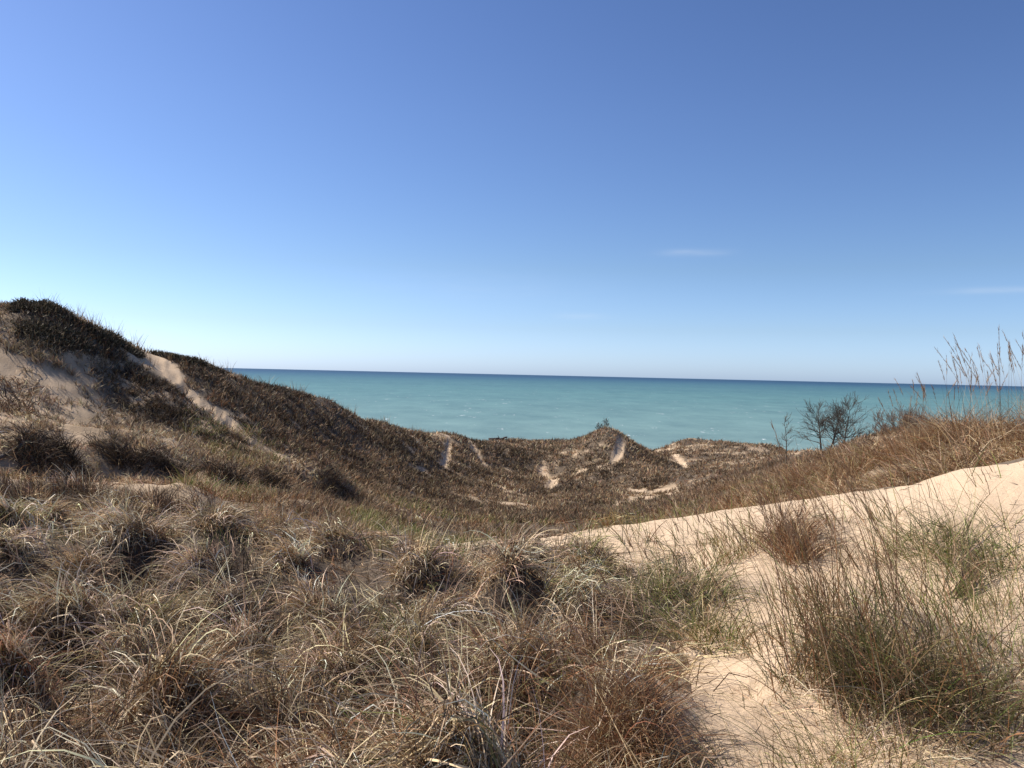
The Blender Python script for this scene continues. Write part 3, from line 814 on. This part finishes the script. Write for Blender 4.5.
# --- sparse blades over the open sand
x, y, r = scatter(3400, 2.2, 10.5, 4, 42)
k = (sand_mask(x, y) > .5) & (fbm(x / 1.1, y / 1.1, 191, 3) > 0)
LANE = poly_of([(636, 672), (700, 640), (716, 602), (765, 612), (768, 690), (765, 790), (684, 790), (672, 735)])
k &= ~inpoly(x, y, LANE) | (rng.random(len(x)) < .12)
x, y, r = x[k], y[k], r[k]; n = len(x)
S = blade_set(np.stack([x, y, hz(x, y)], -1), -1.2 + rng.normal(0, 1.0, n), rng.uniform(.1, .8, n), rng.uniform(.1, 1.0, n), rng.uniform(.12, .5, n), np.maximum(.0042, r * .0009) * rng.uniform(.6, 1.2, n), palette(n, [(GREEN, 3), ((.11, .10, .045), 4), (BROWN, 4), (RUST, 2)]), seg=5, clamp=.01)  # darkened palette puts a backlit look into the blade colour
tag(new_mesh('sparse_grass', S[0], S[1], M_GRASS, S[2]), 'thin scattered grass blades on the bare sand', 'grass', kind='stuff')

x, y, r = scatter(1500, 2.4, 10.5, 3, 42)
k = sand_mask(x, y) > .5
x, y, r = x[k], y[k], r[k]; n = len(x)
S = blade_set(np.stack([x, y, hz(x, y) + .004], -1), rng.uniform(0, 6.28, n), np.full(n, 1.5), rng.normal(0, .2, n), rng.uniform(.03, .14, n), np.maximum(.004, r * .0007), palette(n, [(BROWN, 3), (DARK, 3), (TAN, 2)]), seg=2, clamp=.004)
tag(new_mesh('debris', S[0], S[1], M_GRASS, S[2]), 'bits of broken dry stem lying on the sand', 'debris', kind='stuff')
# ------------------------------------------------------------------ single clumps one can point at
def clump(u, v, label, specs, stems=0, stem_L=(.7, 1.1), stem_pal=P_RUST, stem_az=(-1.4, .5), stem_th=(.1, .35), rad=.25, name='grass_clump', cat='grass clump', group=None, rmin=1.5, head=.2):
    x, y = hit(u, v, rmin); L_tall = stem_L[1] > 1.3
    sets = []
    for (nb, rr, L, w, pal, th, bend, wind) in specs:
        for _q in range(4):
            ox, oy = rng.normal(0, rr * .42, 2)
            wv_ = (wind[0] + rng.normal(0, .22), wind[1] + rng.normal(0, .22))
            sets.append(tuft(x + ox, y + oy, max(4, int(nb / 4 * rng.uniform(.6, 1.3))), rr * .5, L * rng.uniform(.75, 1.15), w, pal, th=th, bend=bend, wind=wv_, seg=7, kink=.18, mess=1.2))
    o = put(name, sets, x, y, label, cat, group)
    for q_ in range(stems):
        sx, sy, _a, _q = disc(1, rad, x, y)
        stalk(float(sx[0]), float(sy[0]), rng.uniform(*stem_L), rng.normal(*stem_az), rng.uniform(*stem_th), rng.uniform(.1, .5), o, stem_pal, head=head if q_ % 2 == 0 or L_tall else 0)
    return o
P_DKO = [((.12, .11, .045), 4), (OLIVE, 2), (BROWN, 3), (DARK, 1.5), (TAN, 1.5), (GREY, 1), (RUST, 1.2)]
clump(868, 692, 'big dark olive grass clump with tall leaning brown stems on the right sand',
      [(900, .44, .55, .0048, P_DKO, (.05, .8), (.5, 1.5), (-.2, -.1)), (800, .36, .38, .0046, P_DKO + [(DARK, 6)], (.2, 1.0), (.4, 1.3), (0, -.3)),  # extra DARK in the short blades paints the clump's shaded interior
       (200, .5, .45, .0046, [(STRAW, 2), (PALE, 1), (TAN, 2)], (.5, 1.2), (.3, 1.0), (.2, -.3)), (150, .42, .75, .0046, P_GREEN, (.1, .7), (.3, 1.0), (-.3, -.2)),
       (200, .46, 1.0, .005, [(RUST, 3), (BROWN, 4), ((.12, .10, .05), 3)], (.02, .42), (.1, .6), (-.45, .1))],
      stems=46, stem_L=(.85, 1.3), rad=.45)
clump(828, 640, 'loose stand of tall rust stems at the back of the big olive clump',
      [(130, .36, .95, .0052, [(RUST, 4), (BROWN, 4), (OLIVE, 1)], (.03, .4), (.1, .6), (-.5, .1)), (160, .35, .4, .005, P_DKO, (.1, .8), (.4, 1.3), (-.1, 0))], stems=14, stem_L=(.85, 1.25), rad=.4)
clump(612, 762, 'red brown rounded grass clump with a dark right side beside the sand patch',
      [(1100, .32, .5, .0036, P_RUST + [(RUST, 4)], (.03, .75), (.5, 1.6), (0, -.1)), (500, .3, .35, .0032, P_RUST + [(DARK, 3)], (.2, .9), (.5, 1.4), (.1, -.2)), (120, .3, .5, .0032, [(STRAW, 2), (TAN, 2)], (.1, .9), (.5, 1.5), (.2, -.2))],
      stems=16, stem_L=(.45, .75), rad=.28, head=.15)
clump(792, 553, 'low russet grass clump on the bare sand just below its crest',
      [(480, .32, .55, .006, P_RUST + [(DARK, 1.5)], (.05, .8), (.3, 1.2), (-.2, 0)), (160, .4, .4, .005, [(DARK, 2), (BROWN, 3)], (.2, .9), (.4, 1.3), (.2, -.1))], stems=12, stem_L=(.7, 1.0), rad=.4)
clump(735, 565, 'small olive and rust grass clump between the sand patch and russet clump',
      [(260, .3, .6, .0048, P_GREEN + [(RUST, 4), (BROWN, 2)], (.05, .6), (.3, 1.0), (-.25, 0))], stems=12, stem_L=(.7, 1.1), rad=.3)
clump(935, 552, 'wide low green grass clump on the upper right sand slope',
      [(460, .58, .45, .0058, P_GREEN + [((.10, .12, .04), 4)], (.1, 1.0), (.2, 1.1), (-.3, 0)), (220, .6, .3, .0044, [(STRAW, 2), (TAN, 3), (BROWN, 2)], (.4, 1.2), (.2, .9), (0, -.3)), (60, .5, .85, .0058, P_GREEN + [((.11, .10, .045), 4)], (.1, .5), (.2, .7), (-.4, 0))], stems=8, stem_L=(.7, 1.0), stem_pal=P_GREEN, rad=.5, head=0)
clump(690, 632, 'green grass clump at the upper left edge of the sand patch',
      [(380, .38, .48, .0052, P_GREEN + [(STRAW, 2), ((.11, .10, .045), 3)], (.05, .9), (.3, 1.3), (-.1, -.1)), (200, .4, .35, .004, P_MAT, (.4, 1.2), (.3, 1.0), (.1, -.3))], stems=10, stem_L=(.55, .85), stem_pal=P_GREEN, rad=.35, head=.1)
clump(684, 596, 'green and straw grass clump at the sand edge behind the other green clump',
      [(300, .34, .5, .0055, P_GREEN + [(STRAW, 2), ((.11, .10, .045), 3)], (.05, .9), (.3, 1.4), (-.1, -.1)), (150, .36, .35, .005, P_MAT, (.4, 1.2), (.3, 1.0), (.1, -.3))], stems=6, stem_L=(.5, .8), stem_pal=P_GREEN, rad=.3, head=0)
clump(640, 600, 'tall green marram tuft left of the sand patch among straw',
      [(150, .28, .5, .005, P_GREEN + [(TAN, 2)], (.05, .7), (.3, 1.2), (-.1, 0))], stems=10, stem_L=(.6, .9), stem_pal=P_GREEN, rad=.3, head=.1)
clump(1018, 700, 'green and brown grass clump cut by the right edge of the picture',
      [(240, .4, .65, .0038, P_BIG + [(GREEN, 3)], (.05, .7), (.3, 1.1), (-.4, 0)), (260, .45, .4, .0036, P_MAT, (.4, 1.2), (.3, 1.0), (-.1, -.3))], stems=16, stem_L=(.8, 1.2), stem_pal=P_GREEN, rad=.4, head=0)
clump(1000, 610, 'loose green grass clump on sand, upslope of the right edge clump',
      [(150, .4, .75, .004, P_GREEN + [(BROWN, 2)], (.05, .6), (.2, 1.0), (-.4, 0))], stems=10, stem_L=(.7, 1.1), stem_pal=P_GREEN, rad=.4, head=0)
clump(905, 764, 'flattened straw grass clump at the bottom edge, in front of the big olive clump',
      [(420, .5, .42, .0032, P_MAT + [(OLIVE, 3)], (.4, 1.3), (.1, .9), (.1, -.3))])
clump(830, 780, 'sparse green grass tuft at the bottom edge, left of the big olive clump',
      [(170, .3, .5, .0032, P_GREEN, (.1, .9), (.3, 1.1), (-.3, 0))], stems=6, stem_L=(.5, .8), stem_pal=P_GREEN, head=0)
for u, v in ((775, 600), (820, 600), (868, 565), (905, 600), (960, 640), (990, 570), (1005, 530), (885, 520), (835, 525), (790, 690), (980, 690), (945, 725), (930, 665), (715, 545), (670, 560), (640, 545), (785, 640), (1015, 650), (880, 760), (850, 610)):
    x, y = hit(u, v); r = math.hypot(x, y); big = rng.uniform(.6, 1.2)
    put('grass_tuft', [tuft(x, y, int(36 * big), .2 * big, .55 * big, max(.005, r * .0009), P_GREEN + [((.11, .10, .045), 4)] + [(RUST, 3), (BROWN, 2)], th=(.05, .8), bend=(.2, 1.2), wind=(-.35, 0), mess=1.1),
                       tuft(x, y, 26, .25, .3, .004, P_MAT, th=(.6, 1.4), bend=(.1, .6), mess=2.)], x, y, 'small thin tuft of olive and rust grass growing out of the open right sand', 'grass tuft', 'small tufts on the open sand')
# tall seed-headed grass against the sky at the right
for u, v, rm, ns, L, lb in ((1012, 462, 11.5, 26, (1.7, 2.4), 'tallest seed-headed grass clump against the sky at the right picture edge'),
                            (968, 455, 12.5, 24, (1.4, 2.05), 'tall seed-headed grass clump against the sky, second from the right edge'),
                            (935, 456, 15, 18, (1.2, 1.75), 'golden seed-headed grass clump crossing the horizon beside the leafless bush'),
                            (1045, 450, 11, 18, (1.6, 2.3), 'tall grass clump leaning in from the right picture edge')):
    clump(u, v, lb, [(620, .6, 1.05, .008, P_GOLD + [(RUST, 2)], (.05, .55), (.2, 1.1), (-.15, 0))], stems=ns, stem_L=L, stem_pal=P_GOLD, stem_az=(-.8, 1.2), stem_th=(.02, .25), rad=.6, rmin=rm, head=.22)
for u, v, rm, lb in ((735, 490, 13, 'russet grass clump behind the sand crest, left of the dark hollow'), (800, 488, 14, 'dense russet grass clump behind the sand crest, below the lone sapling'),
                     (850, 474, 16, 'russet grass clump behind the sand crest, below the two bare trees'), (905, 462, 16, 'golden grass clump behind the sand crest, below the leafless bush')):
    clump(u, v, lb, [(520, .7, .8, .011, P_RUST + [(GOLD, 2), (TAN, 3)], (.05, .7), (.3, 1.3), (-.15, 0))], stems=8, stem_L=(.9, 1.3), stem_pal=P_GOLD, rad=.6, rmin=rm, head=.15)
# shaggy clumps on the broken slope, the scarps' shade painted into their colour
for u, v, lb in ((45, 463, 'shade-dark shaggy clump at the left picture edge below the high dune'), (78, 470, 'shade-dark narrow clump beside pale sand below the high dune'), (130, 472, 'largest shade-dark shaggy clump on the broken left slope'),
                 (165, 468, 'shade-dark clump right of the largest shaggy clump on the left slope'), (232, 482, 'shade-dark brown clump left of the foot of the hill path'), (275, 487, 'shade-dark grassy clump just below the foot of the hill path'),
                 (330, 490, 'shade-dark clump farthest right on the broken slope, near pale straw')):
    clump(u, v, lb, [(620, .75, .75, .016, [(DARK, 3), ((.05, .038, .03), 4), (BROWN, 1)], (.05, .9), (.5, 1.7), (0, -.35)), (46, .8, .7, .012, [(GREY, 2), (STRAW, 1)], (.3, 1.0), (.6, 1.6), (0, -.4))], name='shade_grass_clump')

# ------------------------------------------------------------------ woody plants
def tube(pts, rad, sides=5):
    pts = np.asarray(pts, float); n = len(pts)
    tg = np.gradient(pts, axis=0); tg /= np.linalg.norm(tg, axis=1)[:, None] + 1e-9
    ref = np.array([.31, .95, .05]); a = np.cross(tg, ref); a /= np.linalg.norm(a, axis=1)[:, None] + 1e-9
    b_ = np.cross(tg, a)
    an = np.linspace(0, 2 * math.pi, sides, endpoint=False)
    V = pts[:, None] + (np.cos(an)[None, :, None] * a[:, None] + np.sin(an)[None, :, None] * b_[:, None]) * np.asarray(rad)[:, None, None]
    i, j = np.meshgrid(np.arange(n - 1), np.arange(sides), indexing='ij')
    Fq = np.stack([i * sides + j, i * sides + (j + 1) % sides, (i + 1) * sides + (j + 1) % sides, (i + 1) * sides + j], -1).reshape(-1, 4)
    return V.reshape(-1, 3), Fq
def mtubes(L):
    V = []; Fq = []; o = 0
    for v, f in L:
        V.append(v); Fq.append(f + o); o += len(v)
    return np.concatenate(V), np.concatenate(Fq)
def grow(p, d, L, r, depth, out, spread, upb, minr=.008):
    n = 5; pts = [p]; dd = d.copy()
    for i in range(n):
        dd = dd + rng.normal(0, .09, 3) + np.array([0, 0, upb]); dd /= np.linalg.norm(dd)
        pts.append(pts[-1] + dd * L / n)
    rad = np.linspace(r, max(r * .55, minr), n + 1)
    out.append(tube(pts, rad, 5 if r > .03 else 3))
    if depth == 0: return
    for k in range(int(rng.integers(3, 6))):
        t_ = rng.uniform(.3, 1.0) if k else 1.0
        i = min(int(t_ * n), n); q = pts[i]
        ax = rng.normal(0, 1, 3); ax -= ax.dot(dd) * dd; ax /= np.linalg.norm(ax)
        nd_ = dd * math.cos(spread) + ax * math.sin(spread) * rng.uniform(.7, 1.3); nd_ /= np.linalg.norm(nd_)
        grow(np.array(q), nd_, L * rng.uniform(.55, .82), max(rad[i] * .62, minr), depth - 1, out, spread * rng.uniform(.85, 1.15), upb, minr)
def bare_tree(x, y, h, trunks, label, name='bare_tree', cat='tree', depth=4, spread=.6, r0=.1, group=None, upb=.05, tl=.32, minr=.012, nb=3):
    root = bpy.data.objects.new(name, None); COL.objects.link(root)
    z = float(hz(x, y)); root.location = (x, y, z)
    tag(root, label, cat, group)
    for dx, lean, hh in trunks:
        b0 = np.array([x + dx, y + rng.normal(0, .15), z - .1]); d = np.array([lean, rng.normal(0, .08), 1.0]); d /= np.linalg.norm(d)
        n = 7; pts = [b0]; dd = d.copy()
        for i in range(n):
            dd = dd + rng.normal(0, .035, 3); dd /= np.linalg.norm(dd); pts.append(pts[-1] + dd * h * hh * .78 / n)
        rad = np.linspace(r0, r0 * .25, n + 1); rad[0] *= 1.3
        v, f = tube(pts, rad, 7)
        new_mesh('trunk', v, f, M_TWIG, parent=root, loc=(x, y, z))
        out = []
        for i in range(1, n + 1):
            for _ in range(nb if i < n else nb + 1):
                if i < 2 or (i == 2 and rng.random() < .5): continue
                a = rng.uniform(0, 6.28); e = rng.uniform(.2, .85) if i < n else rng.uniform(.7, 1.3)
                nd_ = np.array([math.cos(a) * math.cos(e), math.sin(a) * math.cos(e), math.sin(e)])
                grow(np.array(pts[i]), nd_, h * hh * tl * (1.1 - .55 * i / n) * rng.uniform(.75, 1.15), max(rad[i] * .55, minr), depth - 2, out, spread, upb, minr)
        v, f = mtubes(out)
        new_mesh('branches', v, f, M_TWIG, parent=root, loc=(x, y, z))
    return root
rng = np.random.default_rng(23)
def spot(u, r):
    d = ray(u, 440); return d[0] * r, d[1] * r
x, y = spot(824, 82); bare_tree(x, y, 4.5, ((-.2, -.06, 1.0), (.45, .22, .95)), 'bare tree with a wide spreading crown and two trunks, on the dune by the lake', spread=.5, depth=4, tl=.40, nb=5, minr=.011, upb=.03)
x, y = spot(842, 80); bare_tree(x, y, 5.7, ((0, .05, 1.0),), 'taller narrow bare tree right of the spreading two-trunked one', spread=.48, depth=4, tl=.33, nb=5, minr=.011, upb=.04)
x, y = spot(787, 60); bare_tree(x, y, 3.9, ((0, .02, 1.0),), 'thin lone bare sapling left of the two bare trees', 'bare_sapling', 'sapling', depth=3, r0=.05, tl=.22, minr=.01)
for u, r_, hh, lb in ((598, 85.5, 1.0, 'tiny leafless sapling on the middle dune top, left one of two'), (604, 86, 1.3, 'tiny leafless bush on the middle dune top, right one of two')):
    x, y = spot(u, r_); bare_tree(x, y, hh, ((0, 0, 1.0), (.2, .1, .9)), lb, 'leafless_bush', 'bush', depth=3, r0=.03, tl=.3, minr=.01)
def bush(u, r_, h, w, ns, label, group=None):
    x, y = spot(u, r_); z = float(hz(x, y))
    out = []
    for _ in range(ns):
        a = rng.uniform(0, 6.28); q = rng.random()
        b0 = np.array([x + math.cos(a) * w * .5 * q, y + math.sin(a) * w * .5 * q, z - .05]); d = np.array([math.cos(a) * q * .6, math.sin(a) * q * .6, 1.]); d /= np.linalg.norm(d)
        grow(b0, d, h * .5 * rng.uniform(.7, 1.1), .016, 2, out, .4, .04, .007)
    v, f = mtubes(out)
    return tag(new_mesh('leafless_bush', v, f, M_BUSH, loc=(x, y, z)), label, 'bush', group)
M_BUSH, t, b = mat('twigs'); b.inputs['Base Color'].default_value = (.12, .08, .058, 1); b.inputs['Roughness'].default_value = .9
bush(906, 46, 1.35, 2.4, 60, 'reddish brown leafless bush on the knoll right of the bare trees')
bush(885, 48, .7, 1.6, 25, 'low leafless bush beside the larger reddish bush on the knoll')
bush(930, 40, .8, 2.0, 30, 'leafless bush half hidden by golden grass, right of the reddish bush')
# crest of the high dune: added leaf mats, dark colour painting the scarp's shade
M_SHADE = blade_material('shade_foliage', .1)
def shade_mat(us, r_off, hgt, dep, n, label, pal=[((.055, .047, .03), 3), ((.10, .076, .05), 3), ((.2, .155, .1), 2.2)]):
    P = np.array([hit(u, v) for u, v in us])
    L = np.linspace(0, 1, len(P))
    t_ = rng.random(n); px = np.interp(t_, L, P[:, 0]); py = np.interp(t_, L, P[:, 1])
    taper = np.sqrt(np.clip(1 - (2 * t_ - 1) ** 4, .05, 1))
    px = px + rng.normal(0, .45, n) * dep * taper; py = py + rng.normal(0, .45, n) * dep * taper
    bump = .55 + .9 * vnoise(px * 1.1, py * 1.1, 201)
    z = hz(px, py) + rng.random(n) ** .7 * hgt * taper * bump
    S = blade_set(np.stack([px, py, z], -1), rng.uniform(0, 6.28, n), rng.uniform(.1, 1.5, n), rng.uniform(0, .6, n), rng.uniform(.08, .24, n), rng.uniform(.03, .06, n), palette(n, pal, .25), seg=2, clamp=None)
    c0 = P.mean(0)
    return tag(new_mesh('scarp_shade', S[0], S[1], M_SHADE, S[2], loc=(c0[0], c0[1], float(hz(*c0)))), label, 'shade_mat')
shade_mat([(14, 312), (30, 309), (50, 314), (75, 324)], 0, .2, .5, 6000, 'leaf mat painting scarp shade along the very top of the high dune')
shade_mat([(85, 330), (110, 342), (142, 356)], 0, .22, .5, 5000, 'leaf mat painting shade trailing down the crest from the dune top')
shade_mat([(155, 354), (172, 355), (195, 364), (222, 374)], 0, .26, .5, 5500, 'leaf mat painting shade on the crest just right of the path top')
shade_mat([(25, 335), (50, 340), (85, 348)], 0, .28, .8, 3500, 'leaf mat patch painting shade below the dune top mat')

# grass standing on the skyline of the high dune
sets = []
for u, v in [(40, 306), (58, 308), (70, 314), (82, 320), (95, 327), (103, 331), (112, 336), (125, 342), (135, 348), (190, 359), (205, 363), (228, 369), (260, 379), (300, 391), (345, 405), (385, 421), (415, 432)]:
    p = hit(u, v + 2)
    for _ in range(3):
        q = p + rng.normal(0, .5, 2)
        rr = np.hypot(*q)
        sets.append(tuft(q[0], q[1], 10, .3, rng.uniform(.5, 1.0), rr * .0005, [(TAN, 3), (BROWN, 2), (STRAW, 1)], th=(.0, .4), bend=(.0, .6), seg=3, clamp=None, kink=0))
V, Fq, c = merge(sets)
tag(new_mesh('crest_grass', V, Fq, M_GRASS, c), 'thin pale grass standing on the skyline of the high dune', 'grass', kind='stuff')

# ------------------------------------------------------------------ driftwood and fallen stalks
def log(name, pts, rad, label, cat, mtl, branches=()):
    pts = np.array(pts, float)
    tt = np.linspace(0, 1, 14); P = np.stack([np.interp(tt, np.linspace(0, 1, len(pts)), pts[:, k]) for k in range(3)], 1) + rng.normal(0, rad * .12, (14, 3))
    rr = rad * (1 - .45 * tt) * (1 + rng.normal(0, .08, 14)); rr[-1] *= .3; rr[0] *= .6
    L = [tube(P, rr, 9)]
    for (i, d, l) in branches:
        q = P[i]; L.append(tube([q, q + np.array(d) * l * .5, q + np.array(d) * l + [0, 0, .02]], [rad * .4, rad * .3, rad * .08], 6))
    v, f = mtubes(L)
    return tag(new_mesh(name, v, f, mtl, loc=P[0]), label, cat)
def gp(u, v, dz=0, rmin=1.5):
    p = hit(u, v, rmin); return (p[0], p[1], float(hz(*p)) + dz)
log('driftwood_log', [gp(-6, 462, .03), gp(10, 456, .06), gp(27, 447, .12)], .055, 'dark log shape standing for a diagonal shadow at the left picture edge below the high dune', 'driftwood', M_DRIFT)  # added log shape takes the place of a dark diagonal shadow
a = np.array(gp(497, 441, .1)); b_ = np.array(gp(510, 441, .1))
log('driftwood_log', [a + [-.5, 0, .08], a + [.4, 0, .15], a + [1.1, .1, .38]], .13, 'dark driftwood log poking up from the sandy top of the middle dune', 'driftwood', M_DRIFT, [(6, (-.4, .1, .6), .7), (9, (.5, 0, .3), .6)])
log('driftwood_log', [a + [-.9, -.3, .15], a + [-.2, -.3, .2], a + [.3, -.3, .3]], .1, 'short driftwood piece beside the larger log on the sandy dune top', 'driftwood', M_DRIFT)
# broken stalk lying on the sand
def fallen(u0, v0, u1, v1, label, n=34, w=.010, pal=[(BROWN, 3), (DARK, 3), (TAN, 2)]):
    p0 = np.array(gp(u0, v0, .02)); p1 = np.array(gp(u1, v1, .06)); d = p1 - p0; L = np.linalg.norm(d[:2])
    az = math.atan2(d[0], d[1])
    B = np.repeat(p0[None], n, 0) + rng.normal(0, .02, (n, 3)) + d[None] * rng.uniform(0, .35, n)[:, None]
    S = blade_set(B, az + rng.normal(0, .14, n), np.full(n, 1.35) + rng.normal(0, .08, n), rng.normal(0, .12, n), L * rng.uniform(.3, .8, n), np.full(n, w) * rng.uniform(.5, 1.2, n), palette(n, pal), seg=5, clamp=.012)
    return tag(new_mesh('broken_stalk', S[0], S[1], M_GRASS, S[2], loc=p0), label, 'broken stalk')
fallen(946, 601, 978, 508, 'pale broken grass stalk bundle lying across the right sand slope', 22, .010, [(STRAW, 2), (PALE, 1), (TAN, 3)])
fallen(953, 604, 988, 560, 'dark brown broken stalk bundle lying on the right sand', 40, .012)
